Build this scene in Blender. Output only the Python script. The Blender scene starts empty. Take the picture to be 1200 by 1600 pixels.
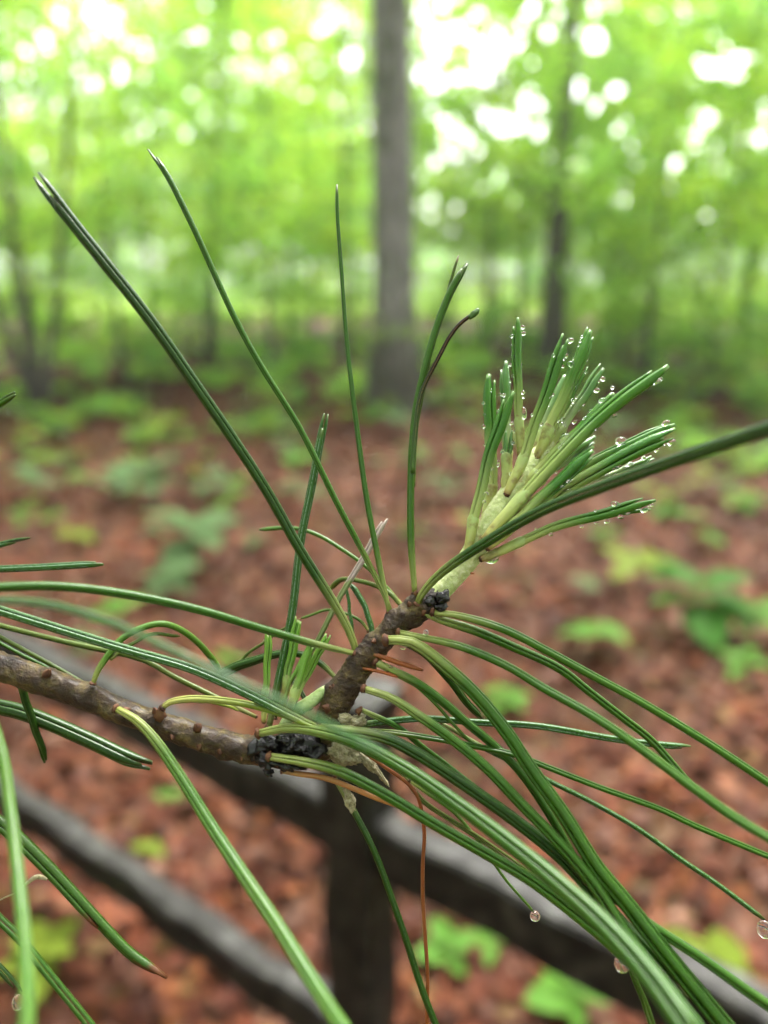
import bpy, math, random
import numpy as np
from mathutils import Vector, Matrix, noise as mnoise

# ------------------------------------------------------------------ camera, sky, sun, exposure
random.seed(11); rng = np.random.default_rng(11)
scene = bpy.context.scene
col = scene.collection
LENS, SENS = 26.0, 36.0
F = 1600*LENS/SENS                       # focal length in photograph pixels
PITCH = math.radians(17.3)
CAM = np.array([0.0, 0.0, 1.60])
FD = 0.14                                # focus distance (m)
fw = np.array([0, math.cos(PITCH), -math.sin(PITCH)]); rt = np.array([1.0, 0, 0]); up = np.array([0, math.sin(PITCH), math.cos(PITCH)])
def at(px, py, d):                       # a point d metres deep on the ray of photograph pixel (px,py)
    return CAM + d*(fw + rt*(px-600)/F + up*(800-py)/F)
def ground(px, py, z=0.0):               # where that ray meets the height z
    r = fw + rt*(px-600)/F + up*(800-py)/F
    return CAM + r*((z-CAM[2])/r[2])
def project(P):                          # arrays of points -> pixels
    q = np.asarray(P)-CAM; dz = q@fw
    return 600+F*(q@rt)/dz, 800-F*(q@up)/dz, dz

cd = bpy.data.cameras.new('camera'); cam = bpy.data.objects.new('camera', cd); col.objects.link(cam)
cd.sensor_fit = 'VERTICAL'; cd.sensor_height = SENS; cd.sensor_width = 27; cd.lens = LENS
cd.clip_start = 0.01; cd.clip_end = 2000
cam.location = CAM; cam.rotation_euler = (math.pi/2-PITCH, 0, 0)
cd.dof.use_dof = True; cd.dof.focus_distance = FD; cd.dof.aperture_fstop = 6.7
scene.camera = cam

SUN_EL, SUN_AZ = math.radians(58), math.radians(25)     # azimuth from +Y towards +X: ahead, a little right
w = bpy.data.worlds.new('World'); scene.world = w; w.use_nodes = True
nt = w.node_tree; bg = nt.nodes['Background']
sky = nt.nodes.new('ShaderNodeTexSky'); sky.sky_type = 'NISHITA'; sky.sun_disc = False
sky.sun_elevation = SUN_EL; sky.sun_rotation = SUN_AZ; sky.air_density = 1.5; sky.dust_density = 4.0; sky.ozone_density = 1.0
hs = nt.nodes.new('ShaderNodeHueSaturation'); hs.inputs['Saturation'].default_value = 0.10     # overcast: a milky sky
nt.links.new(sky.outputs[0], hs.inputs['Color']); nt.links.new(hs.outputs[0], bg.inputs[0]); bg.inputs[1].default_value = 0.15
sl = bpy.data.lights.new('sun', 'SUN'); sl.energy = 1.5; sl.angle = math.radians(25); sl.color = (1, 0.97, 0.9)
so = bpy.data.objects.new('sun', sl); col.objects.link(so)
sdir = Vector((math.sin(SUN_AZ)*math.cos(SUN_EL), math.cos(SUN_AZ)*math.cos(SUN_EL), math.sin(SUN_EL)))
so.rotation_euler = sdir.to_track_quat('Z', 'Y').to_euler()
scene.view_settings.view_transform = 'Standard'; scene.view_settings.look = 'None'
scene.view_settings.exposure = 2.6; scene.view_settings.gamma = 1.0
scene.cycles.use_denoising = True
scene.cycles.max_bounces = 9; scene.cycles.transmission_bounces = 8; scene.cycles.diffuse_bounces = 5; scene.cycles.glossy_bounces = 3
scene.cycles.use_adaptive_sampling = True; scene.cycles.adaptive_threshold = 0.03
scene.cycles.sample_clamp_indirect = 8
scene.cycles.caustics_reflective = False; scene.cycles.caustics_refractive = True

# ------------------------------------------------------------------ helpers
def obj(name, verts, faces, mat, parent=None, smooth=True, attrs=None, loc=None):
    m = bpy.data.meshes.new(name)
    m.from_pydata([tuple(v) for v in verts], [], [tuple(f) for f in faces])
    if smooth: m.polygons.foreach_set('use_smooth', [True]*len(m.polygons))
    for k, a in (attrs or {}).items():
        a = np.asarray(a, dtype=np.float32)
        if a.ndim == 1:
            m.attributes.new(k, 'FLOAT', 'POINT').data.foreach_set('value', a)
        else:
            m.attributes.new(k, 'FLOAT_COLOR', 'POINT').data.foreach_set('color', np.c_[a, np.ones(len(a))].astype(np.float32).ravel())
    if mat: m.materials.append(mat)
    return link(name, m, parent, loc)
def link(name, m, parent=None, loc=None):
    o = bpy.data.objects.new(name, m); col.objects.link(o)
    if loc is not None: o.location = loc
    if parent is not None:
        o.parent = parent
        o.matrix_parent_inverse = Matrix.Translation(parent.location).inverted() if parent.parent is None else Matrix.Identity(4)
    return o
def fast_obj(name, V, quads, mat, parent=None, attrs=None, smooth=False):   # numpy quads, for leaves by the thousand
    m = bpy.data.meshes.new(name); n = len(quads); k = quads.shape[1]
    m.vertices.add(len(V)); m.vertices.foreach_set('co', V.astype(np.float32).ravel())
    m.loops.add(n*k); m.loops.foreach_set('vertex_index', quads.astype(np.int32).ravel())
    m.polygons.add(n); m.polygons.foreach_set('loop_start', np.arange(0, n*k, k, dtype=np.int32))
    m.update(calc_edges=True); m.validate()
    if smooth: m.polygons.foreach_set('use_smooth', [True]*n)
    for kk, a in (attrs or {}).items():
        m.attributes.new(kk, 'FLOAT_COLOR', 'POINT').data.foreach_set('color', np.c_[a, np.ones(len(a))].astype(np.float32).ravel())
    m.materials.append(mat)
    return link(name, m, parent)
def empty(name, loc):
    o = bpy.data.objects.new(name, None); col.objects.link(o); o.location = loc; o.empty_display_size = 0.02
    return o
def tag(o, label=None, cat=None, group=None, kind=None):
    for k, v in (('label', label), ('category', cat), ('group', group), ('kind', kind)):
        if v: o[k] = v
    return o

class Mat:
    def __init__(s, name, rough=0.5, base=(0.5,0.5,0.5), spec=0.5):
        s.m = bpy.data.materials.new(name); s.m.use_nodes = True; s.t = s.m.node_tree; s.b = s.t.nodes['Principled BSDF']
        s.b.inputs['Roughness'].default_value = rough; s.b.inputs['Base Color'].default_value = (*base, 1)
        s.b.inputs['Specular IOR Level'].default_value = spec
        s.out = s.t.nodes['Material Output']
    def n(s, typ, **kw):
        x = s.t.nodes.new(typ)
        for k, v in kw.items():
            if k in x.inputs: x.inputs[k].default_value = v
            else: setattr(x, k, v)
        return x
    def l(s, a, b): s.t.links.new(a, b)
    def attr(s, name, color=False):
        a = s.n('ShaderNodeAttribute'); a.attribute_name = name
        return a.outputs['Color'] if color else a.outputs['Fac']
    def noise(s, scale, detail=4, rough=0.55, coord='Object', stretch=None):
        c = s.n('ShaderNodeTexCoord').outputs[coord]
        if stretch:
            mp = s.n('ShaderNodeMapping'); mp.inputs['Scale'].default_value = stretch; s.l(c, mp.inputs[0]); c = mp.outputs[0]
        x = s.n('ShaderNodeTexNoise', Scale=scale, Detail=detail, Roughness=rough); s.l(c, x.inputs['Vector'])
        return x.outputs['Fac']
    def ramp(s, src, stops):
        r = s.n('ShaderNodeValToRGB'); e = r.color_ramp.elements
        while len(e) < len(stops): e.new(0.5)
        for q, (p, c) in zip(e, stops):
            q.position = p; q.color = (*c, 1) if len(c) == 3 else c
        s.l(src, r.inputs[0]); return r.outputs[0]
    def mix(s, fac, a, b, blend='MIX'):
        x = s.n('ShaderNodeMix', data_type='RGBA', blend_type=blend)
        for v, i in ((fac, 0), (a, 6), (b, 7)):
            if hasattr(v, 'is_linked'): s.l(v, x.inputs[i])
            else: x.inputs[i].default_value = v if i == 0 else (*v, 1)
        return x.outputs[2]
    def math(s, op, a, b=0.0):
        x = s.n('ShaderNodeMath', operation=op)
        for v, i in ((a, 0), (b, 1)):
            if hasattr(v, 'is_linked'): s.l(v, x.inputs[i])
            else: x.inputs[i].default_value = v
        return x.outputs[0]
    def rand(s): return s.n('ShaderNodeObjectInfo').outputs['Random']
    def color(s, c): s.l(c, s.b.inputs['Base Color'])
    def bump(s, h, strength, dist):
        b = s.n('ShaderNodeBump', Strength=strength, Distance=dist); s.l(h, b.inputs['Height']); s.l(b.outputs[0], s.b.inputs['Normal'])
    def translucent(s, colour, fac):
        t = s.n('ShaderNodeBsdfTranslucent'); x = s.n('ShaderNodeMixShader'); x.inputs[0].default_value = fac
        if hasattr(colour, 'is_linked'): s.l(colour, t.inputs[0])
        else: t.inputs[0].default_value = (*colour, 1)
        s.l(s.b.outputs[0], x.inputs[1]); s.l(t.outputs[0], x.inputs[2]); s.l(x.outputs[0], s.out.inputs[0])

def needle_mat(name, base, body, tip, tip_at=0.985, base_to=0.07, stripe=(0.13,0.22,0.06), stripe_amt=0.2, rough=0.3):
    M = Mat(name, rough, spec=0.24); t = M.attr('t'); u = M.attr('u')
    nz = M.noise(260, 3, 0.6); n2 = M.noise(2200, 2, 0.5)
    r = M.rand()
    dark = tuple(c*0.55 for c in body)
    lite = tuple(min(1, c*1.35) for c in body)
    c = M.mix(nz, dark, lite)
    c = M.mix(r, c, tuple(x*y for x, y in zip(body, (1.3, 1.12, 0.8))))
    drift = M.ramp(M.noise(75, 3, 0.6), [(0.42, (0,0,0)), (0.66, (0.55,0.55,0.55))])
    c = M.mix(drift, c, tuple(x*y for x, y in zip(body, (1.6, 1.15, 0.9))))
    # fine pale stomatal lines running along the needle
    ph = M.math('FRACT', M.math('MULTIPLY', u, 3.0))
    line = M.math('GREATER_THAN', ph, 0.80)
    brk = M.math('GREATER_THAN', n2, 0.44)
    c = M.mix(M.math('MULTIPLY', M.math('MULTIPLY', line, brk), stripe_amt), c, stripe)
    tt = M.math('ADD', t, M.math('MULTIPLY', M.math('SUBTRACT', nz, 0.5), 0.05))
    g = M.ramp(tt, [(0.0, (1,1,1)), (base_to, (0.6,0.6,0.6)), (min(0.95, base_to*2.4), (0,0,0))])
    c = M.mix(g, c, base)
    g2 = M.ramp(tt, [(tip_at-0.02, (0,0,0)), (tip_at, (1,1,1))])
    c = M.mix(g2, c, tip)
    M.color(c); M.bump(n2, 0.25, 0.0002)
    M.b.inputs['Coat Weight'].default_value = 0.06; M.b.inputs['Coat Roughness'].default_value = 0.2
    M.translucent(c, 0.2)
    return M.m
NM = {
 'green': needle_mat('needle_green', (0.224,0.252,0.07), (0.0215,0.0774,0.0045), (0.05,0.085,0.015)),
 'dark':  needle_mat('needle_dark', (0.21,0.238,0.063), (0.0100,0.03956,0.0028), (0.03,0.05,0.012), stripe_amt=0.2),
 'blue':  needle_mat('needle_pale_lined', (0.224,0.252,0.084), (0.01806,0.0731,0.00946), (0.05,0.085,0.015), stripe=(0.238,0.322,0.252), stripe_amt=0.6),
 'lime':  needle_mat('needle_lime', (0.294,0.28,0.084), (0.112,0.175,0.0245), (0.154,0.126,0.035), base_to=0.2),
 'bright':needle_mat('needle_light_green', (0.238,0.252,0.063), (0.03956,0.1075,0.01118), (0.05,0.085,0.015)),
 'olive': needle_mat('needle_olive', (0.175,0.175,0.049), (0.04515,0.07826,0.01204), (0.14,0.098,0.035)),
 'browntip': needle_mat('needle_brown_tipped', (0.21,0.238,0.063), (0.01892,0.06192,0.0043), (0.091,0.0315,0.0105), tip_at=0.965),
 'tan':   needle_mat('needle_dead_tan', (0.28,0.168,0.07), (0.294,0.147,0.056), (0.21,0.098,0.035), stripe_amt=0.1),
 'rust':  needle_mat('needle_dead_rust', (0.182,0.063,0.021), (0.189,0.0595,0.0196), (0.14,0.042,0.014), stripe=(0.315,0.14,0.056)),
 'ashy':  needle_mat('needle_bleached', (0.091,0.14,0.035), (0.168,0.224,0.112), (0.385,0.308,0.28), tip_at=0.70, base_to=0.3),
 'scorched': needle_mat('needle_scorched', (0.042,0.091,0.014), (0.010,0.004,0.003), (0.03,0.008,0.005), base_to=0.25, stripe=(0.21,0.112,0.028), stripe_amt=0.5),
 'new':   needle_mat('needle_new_growth', (0.44,0.47,0.16), (0.034,0.128,0.015), (0.13,0.23,0.07), base_to=0.27, rough=0.22, stripe_amt=0.25),
 'frost': needle_mat('needle_new_wet', (0.50,0.54,0.28), (0.0595,0.161,0.0455), (0.21,0.294,0.154), base_to=0.3, rough=0.15, stripe_amt=0.5),
 'fresh': needle_mat('needle_side_bud', (0.315,0.322,0.14), (0.098,0.238,0.035), (0.21,0.294,0.105), base_to=0.24, rough=0.25, stripe=(0.315,0.385,0.175)),
}
def sheath_mat():
    M = Mat('sheath_cream', 0.3); t = M.attr('t'); nz = M.noise(420, 4)
    c = M.ramp(t, [(0.0, (0.22,0.12,0.03)), (0.12, (0.42,0.40,0.12)), (0.6, (0.40,0.46,0.14)), (1.0, (0.30,0.40,0.13))])
    c = M.mix(M.ramp(nz, [(0.5, (0,0,0)), (0.72, (1,1,1))]), c, (0.182,0.119,0.035))
    M.color(c); M.translucent(c, 0.25); M.bump(nz, 0.3, 0.0003); return M.m
SHEATH = sheath_mat()
def scale_mat():
    M = Mat('bud_scale_brown', 0.6, spec=0.15); c = M.ramp(M.noise(700, 4), [(0.3, (0.0245,0.0112,0.007)), (0.55, (0.091,0.0385,0.0196)), (0.8, (0.10,0.05,0.022))])
    M.color(c); M.bump(M.noise(1500, 3), 0.5, 0.0004); return M.m
SCALE = scale_mat()
def bark_mat():
    M = Mat('young_bark', 0.5, spec=0.2)
    a = M.noise(260, 6, 0.65); b = M.noise(1100, 5, 0.65); h = M.noise(4200, 4, 0.6)
    c = M.ramp(a, [(0.34, (0.010,0.005,0.0025)), (0.46, (0.040,0.020,0.006)), (0.56, (0.090,0.060,0.014)), (0.68, (0.15,0.11,0.035))])
    c = M.mix(M.ramp(b, [(0.42, (0,0,0)), (0.62, (1,1,1))]), M.mix(0.65, c, (0.0245,0.0154,0.0098)), c)
    c = M.mix(M.ramp(h, [(0.60, (0,0,0)), (0.72, (0.49,0.49,0.49))]), c, (0.154,0.133,0.077))
    c = M.mix(M.attr('node'), c, (0.021,0.0098,0.007))
    M.color(c); M.bump(b, 0.9, 0.0012)
    M.b.inputs['Coat Weight'].default_value = 0.12; M.b.inputs['Coat Roughness'].default_value = 0.3
    return M.m
BARK = bark_mat()
def shoot_mat():
    M = Mat('woolly_shoot', 0.65)
    b = M.noise(900, 4, 0.6); a = M.noise(240, 4)
    c = M.ramp(b, [(0.36, (0.32,0.38,0.13)), (0.52, (0.42,0.47,0.20)), (0.70, (0.58,0.60,0.36))])
    c = M.mix(M.ramp(a, [(0.56, (0,0,0)), (0.70, (1,1,1))]), c, (0.224,0.14,0.042))
    M.color(c); M.bump(b, 0.8, 0.0006); M.translucent(c, 0.15); return M.m
SHOOT = shoot_mat()
def simple(name, stops, scale, rough, bump=0.4, dist=0.0005, spec=0.5):
    M = Mat(name, rough, spec=spec); nz = M.noise(scale, 5, 0.6); M.color(M.ramp(nz, stops)); M.bump(M.noise(scale*3, 3), bump, dist); return M.m
RESIN = simple('black_resin', [(0.35, (0.0015,0.0012,0.0012)), (0.6, (0.005,0.004,0.004)), (0.78, (0.03,0.026,0.025))], 700, 0.16, 0.5, 0.0006, 0.30)
LICHEN = simple('tan_crust', [(0.35, (0.098,0.084,0.035)), (0.5, (0.238,0.203,0.112)), (0.7, (0.35,0.322,0.231))], 800, 0.8, 0.8, 0.0006)
def water_mat():
    M = Mat('water', 0.0, (1,1,1)); M.b.inputs['Transmission Weight'].default_value = 1; M.b.inputs['IOR'].default_value = 1.33; return M.m
WATER = water_mat()

# ------------------------------------------------------------------ ground, litter, meadow
def ground_z(x, y):
    return 0.05*np.sin(x*0.9+1.3)*np.cos(y*0.7) + 0.03*np.sin(x*2.3+y*1.7) + 0.012*np.sin(x*6.1)*np.sin(y*5.3+1)
def soil_mat():
    M = Mat('forest_soil', 0.8, spec=0.05)
    a = M.noise(7, 8, 0.7); b = M.noise(0.35, 5, 0.6)
    c = M.ramp(a, [(0.3, (0.03,0.016,0.010)), (0.5, (0.09,0.045,0.028)), (0.7, (0.15,0.08,0.055))])
    c = M.mix(M.ramp(b, [(0.50, (0,0,0)), (0.62, (0.75,0.75,0.75))]), c, (0.055,0.085,0.025))
    M.color(c); M.bump(a, 0.6, 0.03); return M.m
ys = np.concatenate([np.linspace(-6, 14, 70), np.linspace(15, 60, 40), np.array([80, 120, 200, 400, 900])])
xs = np.concatenate([np.array([-900,-300,-120,-60]), np.linspace(-30, 30, 110), np.array([60,120,300,900])])
gx, gy = np.meshgrid(xs, ys); gz = ground_z(gx, gy)*np.where((np.abs(gx) < 40) & (gy < 60), 1, 0)
nx, ny = len(xs), len(ys); ii = np.arange(nx*ny).reshape(ny, nx)
q = np.stack([ii[:-1,:-1], ii[:-1,1:], ii[1:,1:], ii[1:,:-1]], -1).reshape(-1, 4)
tag(fast_obj('ground', np.stack([gx,gy,gz],-1).reshape(-1,3), q, soil_mat(), smooth=True), kind='structure')
def meadow_mat():
    M = Mat('meadow_grass', 0.9, spec=0.0); c = M.ramp(M.noise(0.8, 6, 0.65), [(0.3, (0.10,0.17,0.025)), (0.6, (0.17,0.25,0.05)), (0.8, (0.22,0.27,0.08))]); M.color(c); return M.m
obj('meadow', [(-300,34,0.12),(300,38,0.12),(600,260,0.12),(-600,260,0.12)], [(0,1,2,3)], meadow_mat())['kind'] = 'structure'

def litter_mat():
    M = Mat('wet_dead_leaf', 0.6, spec=0.07); c = M.attr('tint', True)
    c = M.mix(M.ramp(M.noise(35, 4), [(0.35, (0,0,0)), (0.7, (1,1,1))]), M.mix(1.0, c, (0.62,0.55,0.5), 'MULTIPLY'), c)
    M.color(c); M.bump(M.noise(60, 3), 0.3, 0.003); return M.m
LEAF8 = np.array([(0,-.5,0), (.20,-.30,.05), (.34,.02,.12), (.20,.30,.06), (0,.52,0), (-.20,.30,.06), (-.34,.02,.12), (-.20,-.30,.05)])
def scatter_leaves(P, size, normal_tilt, tint, curl=1.0):
    n = len(P); a = rng.uniform(0, 2*np.pi, n); tx = rng.normal(0, normal_tilt, n); ty = rng.normal(0, normal_tilt, n)
    L = np.repeat(LEAF8[None], n, 0).copy(); L[:,:,2] *= (curl*rng.uniform(-1.2, 1.6, n))[:,None]; L[:,:,0] *= rng.uniform(0.7, 1.3, n)[:,None]
    L *= size[:,None,None]
    cx, sx, cy, sy, ca, sa = np.cos(tx), np.sin(tx), np.cos(ty), np.sin(ty), np.cos(a), np.sin(a)
    x, y, z = L[...,0], L[...,1], L[...,2]
    y, z = y*cx[:,None]-z*sx[:,None], y*sx[:,None]+z*cx[:,None]
    x, z = x*cy[:,None]+z*sy[:,None], -x*sy[:,None]+z*cy[:,None]
    x, y = x*ca[:,None]-y*sa[:,None], x*sa[:,None]+y*ca[:,None]
    V = np.stack([x,y,z],-1) + P[:,None,:]
    base = (np.arange(n)*8)[:,None]
    A = base+np.array([[0,1,2,3]]); B = base+np.array([[0,3,4,5]]); C_ = base+np.array([[0,5,6,7]])
    return V.reshape(-1,3), np.concatenate([A,B,C_],0), np.repeat(tint, 8, 0)
pal = np.array([(0.33,0.135,0.075),(0.24,0.09,0.055),(0.42,0.22,0.14),(0.17,0.065,0.045),(0.38,0.25,0.20),(0.29,0.17,0.14),(0.46,0.20,0.09),(0.11,0.05,0.035),(0.36,0.27,0.12)])
pp = np.array([.24,.22,.10,.15,.06,.07,.06,.07,.03])
N = 68000
yy = 0.2 + 13.5*rng.uniform(0, 1, N)**1.25; xx = rng.uniform(-1, 1, N)*(1.3+0.72*yy)
P = np.stack([xx, yy, ground_z(xx, yy)+rng.uniform(0.004, 0.05, N)], -1)
tint = pal[rng.choice(len(pal), N, p=pp)]*(rng.uniform(0.42, 0.88, N)*(0.86+0.30*np.sin(xx*4.1+1.7*np.sin(yy*3.3))*np.sin(yy*5.2+xx)))[:,None]*np.array([0.61,0.49,0.42])
size = rng.uniform(0.025, 0.08, N)*(1+0.06*yy)
V, Q, T = scatter_leaves(P, size, 0.35, tint)
tag(fast_obj('leaf_litter', V, Q, litter_mat(), attrs={'tint': T}), 'red brown wet leaf litter covering the forest floor', 'leaf litter', kind='stuff')

# ------------------------------------------------------------------ trees and shrubs
def trunk_mat(name, a, b, moss=0.0):
    M = Mat(name, 0.8); n1 = M.noise(14, 6, 0.65, stretch=(1,1,0.22)); n2 = M.noise(3.2, 5)
    c = M.ramp(n1, [(0.35, tuple(x*0.5 for x in a)), (0.55, a), (0.72, b)])
    c = M.mix(M.ramp(n2, [(0.46, (0,0,0)), (0.62, (moss,moss,moss))]), c, (0.05,0.06,0.03))
    M.color(c); M.bump(n1, 0.8, 0.02); return M.m
TRUNK_G = trunk_mat('grey_bark', (0.14,0.13,0.12), (0.27,0.255,0.235), 0.7)
TRUNK_D = trunk_mat('dark_bark', (0.055,0.045,0.035), (0.11,0.09,0.075), 0.5)
TRUNK_P = trunk_mat('pale_bark', (0.22,0.21,0.16), (0.36,0.34,0.28), 0.3)
def leaf_mat(name, rough=0.42, fac=0.5):
    M = Mat(name, rough, spec=0.1); c = M.attr('tint', True)
    M.color(c); tr = M.mix(1.0, c, (2.1, 2.15, 1.3), 'MULTIPLY'); M.translucent(tr, fac); return M.m
LEAFM = leaf_mat('broad_leaf', 0.5, 0.55)

def tube(path, radii, sides=10):
    path = np.asarray(path, float); n = len(path)
    T = np.gradient(path, axis=0); T /= np.linalg.norm(T, axis=1)[:,None]
    ref = np.array([0.31, 0.77, 0.55]); u = np.cross(T[0], ref); u /= np.linalg.norm(u)
    V = []
    for i in range(n):
        u = u - T[i]*(u@T[i]); u /= np.linalg.norm(u); v = np.cross(T[i], u)
        for k in range(sides):
            a = 2*math.pi*k/sides; V.append(path[i]+radii[i]*(math.cos(a)*u+math.sin(a)*v))
    Fc = [(i*sides+k, i*sides+(k+1)%sides, (i+1)*sides+(k+1)%sides, (i+1)*sides+k) for i in range(n-1) for k in range(sides)]
    Fc += [tuple(range(sides))[::-1], tuple((n-1)*sides+k for k in range(sides))]
    return V, Fc
def merge(parts):
    V, Fc = [], []
    for v, f in parts:
        o = len(V); V += list(v); Fc += [tuple(i+o for i in t) for t in f]
    return V, Fc
GAPS = []
for (gx_, gy_, rx, ry, k_) in [(745,110,95,105,58),(695,225,40,40,6),(800,190,50,50,11),(930,70,28,20,4),(1130,105,50,34,9),(930,150,45,45,8),(985,15,110,30,9),(1150,50,55,50,6),(910,230,6,6,1),(1100,215,40,40,10),
        (690,30,50,45,14),(140,30,60,35,20),(140,130,42,26,9),(70,90,40,40,9),(550,75,22,40,9),(300,145,4,4,1),(475,150,4,4,1),(205,95,40,40,8),(1190,190,30,50,8),(880,20,60,40,8),(60,420,30,14,3),(680,330,40,40,5),(940,460,80,12,4),(450,60,300,60,30),(900,250,280,70,22),(150,200,150,60,14),(1000,300,150,60,5)]:
    for _ in range(int(k_*1.5)):
        r_ = math.sqrt(random.random()); t_ = random.uniform(0, 6.28); q_ = random.choice([3,5,6,8,10] if gx_ > 640 else [3,4,5,6,8])
        GAPS.append((gx_+rx*r_*math.cos(t_), gy_+ry*r_*math.sin(t_), q_*random.uniform(.8,1.3), q_))
GAPS += [(700,215,14,22),(795,195,28,15),(760,95,24,20),(1125,105,26,10),(930,70,16,9),(550,95,10,18),(775,60,18,14),(140,130,16,7),(150,25,16,9)]
def keep_mask(P, strength=0.97):          # leave openings in the canopy
    x, y, d = project(P); keep = np.ones(len(P), bool)
    for (gx_, gy_, rx, ry) in GAPS:
        r = ((x-gx_)/rx)**2+((y-gy_)/ry)**2
        keep &= ~((r < rng.uniform(0.6, 1.25, len(P))) & (rng.uniform(0, 1, len(P)) < strength))
    return keep
LP = np.array([(0.200,0.320,0.052),(0.170,0.305,0.055),(0.225,0.330,0.046),(0.135,0.260,0.058),(0.145,0.275,0.085)])
def foliage(centers, radii, per, leaf, tone=1.0, gaps=True, flat=0.45, yellow=0.0):
    centers = np.asarray(centers, float)
    C = np.repeat(centers, per, 0); R = np.repeat(np.asarray(radii), per)
    g = rng.normal(0, 1, (len(C), 3)); g /= np.linalg.norm(g, axis=1)[:,None]; g *= (rng.uniform(0,1,len(C))**0.45)[:,None]
    g[:,2] *= flat; P = C + g*R[:,None]; P[:,2] -= 0.25*R*(g[:,0]**2+g[:,1]**2)
    tones = np.repeat(rng.uniform(0.72, 1.25, len(centers)), per)
    kinds = np.repeat(rng.integers(0, len(LP), len(centers)), per)
    if gaps:
        k = keep_mask(P); P, tones, kinds = P[k], tones[k], kinds[k]
    n = len(P)
    tint = LP[kinds]*(tones*tone*rng.uniform(0.8, 1.2, n))[:,None]*np.array([1+yellow, 1+0.3*yellow, 1])
    size = leaf*rng.uniform(0.6, 1.35, n)
    a = rng.uniform(0, 2*np.pi, n); tl = rng.normal(0, 0.55, n); rl = rng.normal(0, 0.45, n)
    d1 = np.stack([np.cos(a)*np.cos(tl), np.sin(a)*np.cos(tl), np.sin(tl)-0.25], -1)
    d2 = np.stack([-np.sin(a)*np.cos(rl), np.cos(a)*np.cos(rl), np.sin(rl)], -1)
    s = size[:,None]
    V = np.stack([P-d1*s*.5, P+d2*s*.3, P+d1*s*.55, P-d2*s*.3], 1).reshape(-1,3)
    return V, np.arange(4*n).reshape(-1,4), np.repeat(tint, 4, 0)
def make_tree(name, x, y, H, r0, crown, tmat, label, group=None, lean=(0,0), per=90, leaf=0.13, tone=1.0, stems=1, yellow=0.0, gaps=True, limbs=7, cat='tree'):
    """crown: (z0, z1, radius, clumps, clump radius)"""
    z = float(ground_z(x, y)); root = empty(name, (x, y, z)); tag(root, label, cat, group)
    parts = []; tops = []
    for s in range(stems):
        ang = 2*math.pi*s/stems+0.4; sp = 0 if stems == 1 else 0.22
        path = []; rad = []
        for i in range(13):
            t = i/12
            path.append((x+(lean[0]+math.cos(ang)*sp)*H*t+0.05*H*0.15*math.sin(3*t+x+s), y+(lean[1]+math.sin(ang)*sp)*H*t+0.03*math.sin(5*t+s), z-0.05+H*t))
            rad.append(r0*(1-0.8*t)*(1+0.55*math.exp(-t*H/0.25)))
        parts.append(tube(path, rad, 12)); tops.append(np.array(path))
    z0, z1, R, nc, cr = crown; cs = []; crs = []
    for k in range(nc):
        p = tops[k % stems]; t = rng.uniform(0, 1); hz = z0+(z1-z0)*t
        prof = math.sin(math.pi*min(1, 0.12+0.85*t))**0.6
        a = rng.uniform(0, 2*math.pi); rr = R*prof*rng.uniform(0.15, 1)**0.6
        ax = p[min(12, int(12*hz/H))]
        c = np.array([ax[0]+rr*math.cos(a), ax[1]+rr*math.sin(a), z+hz]); cs.append(c); crs.append(cr*rng.uniform(0.7, 1.4))
        if k < limbs*stems:
            j = max(2, min(11, int(12*max(0.15, (hz-0.35*rr)/H)))); b = p[j]
            mid = (b+c)/2+np.array([0,0,0.08*rr]); parts.append(tube([b, mid, c], [r0*0.32*(1-j/14), r0*0.2*(1-j/14), r0*0.05], 6))
    v, f = merge(parts)
    obj('trunk', v, f, tmat, root)
    V, Q, T = foliage(cs, crs, per, leaf, tone, gaps, yellow=yellow)
    tag(fast_obj('crown', V, Q, LEAFM, root, {'tint': T}), kind='stuff')
    return root
def xy(px, D):
    return (px-600)/F*(D*math.cos(PITCH)+0.45), D
# the trees one can tell apart
b = ground(615, 652)
tall = make_tree('tall_tree', b[0], b[1], 19, 0.265, (7.5, 19, 4.2, 40, 1.1), TRUNK_G, 'tall tree with a thick straight grey trunk rising behind the branch', lean=(-0.035,0), per=70, leaf=0.16)
cs = [at(*q_) for q_ in ((590,20,9.0),(575,60,9.1),(562,110,9.2),(585,150,9.1),(600,90,8.95),(655,40,9.1),(668,90,9.2),(570,180,9.3),(545,40,9.4),(640,10,9.0),(560,230,9.3),(660,160,9.3))]
V, Q, T = foliage(cs, [0.26]*len(cs), 60, 0.07, 0.30, False)
tag(fast_obj('low_bough', V, Q, LEAFM, tall, {'tint': T}), kind='stuff')
b2 = ground(592, 668); make_tree('sapling', b2[0], b2[1], 1.2, 0.013, (0.80, 1.25, 0.36, 14, 0.13), TRUNK_D, 'small sapling with a tuft of pale leaves before the foot of the tall grey trunk', per=11, leaf=0.07, tone=0.6, gaps=False, cat='sapling')
x, y = xy(860, 13.5); make_tree('dark_tree', x, y, 8.5, 0.25, (3.0, 8, 2.1, 120, 0.6), TRUNK_D, 'dark trunked tree behind and right of the tall grey trunk', lean=(0.01,0), per=70, yellow=0.15)
x, y = xy(62, 9.6); make_tree('multi_stem_tree', x, y, 5.2, 0.065, (1.7, 5.4, 1.9, 60, 0.5), TRUNK_D, 'small tree with several thin dark stems fanning out at the left edge', stems=4, per=70, leaf=0.11)
x, y = xy(760, 21); make_tree('pale_tree', x, y, 14, 0.12, (4.5, 10, 2.6, 60, 0.9), TRUNK_P, 'slim pale trunked tree just right of the tall grey trunk', per=80)
x, y = xy(1165, 22); make_tree('edge_tree', x, y, 13, 0.2, (3.5, 13, 3.2, 60, 0.9), TRUNK_D, 'dark slim tree standing near the right edge of the wood', per=80)
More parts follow.
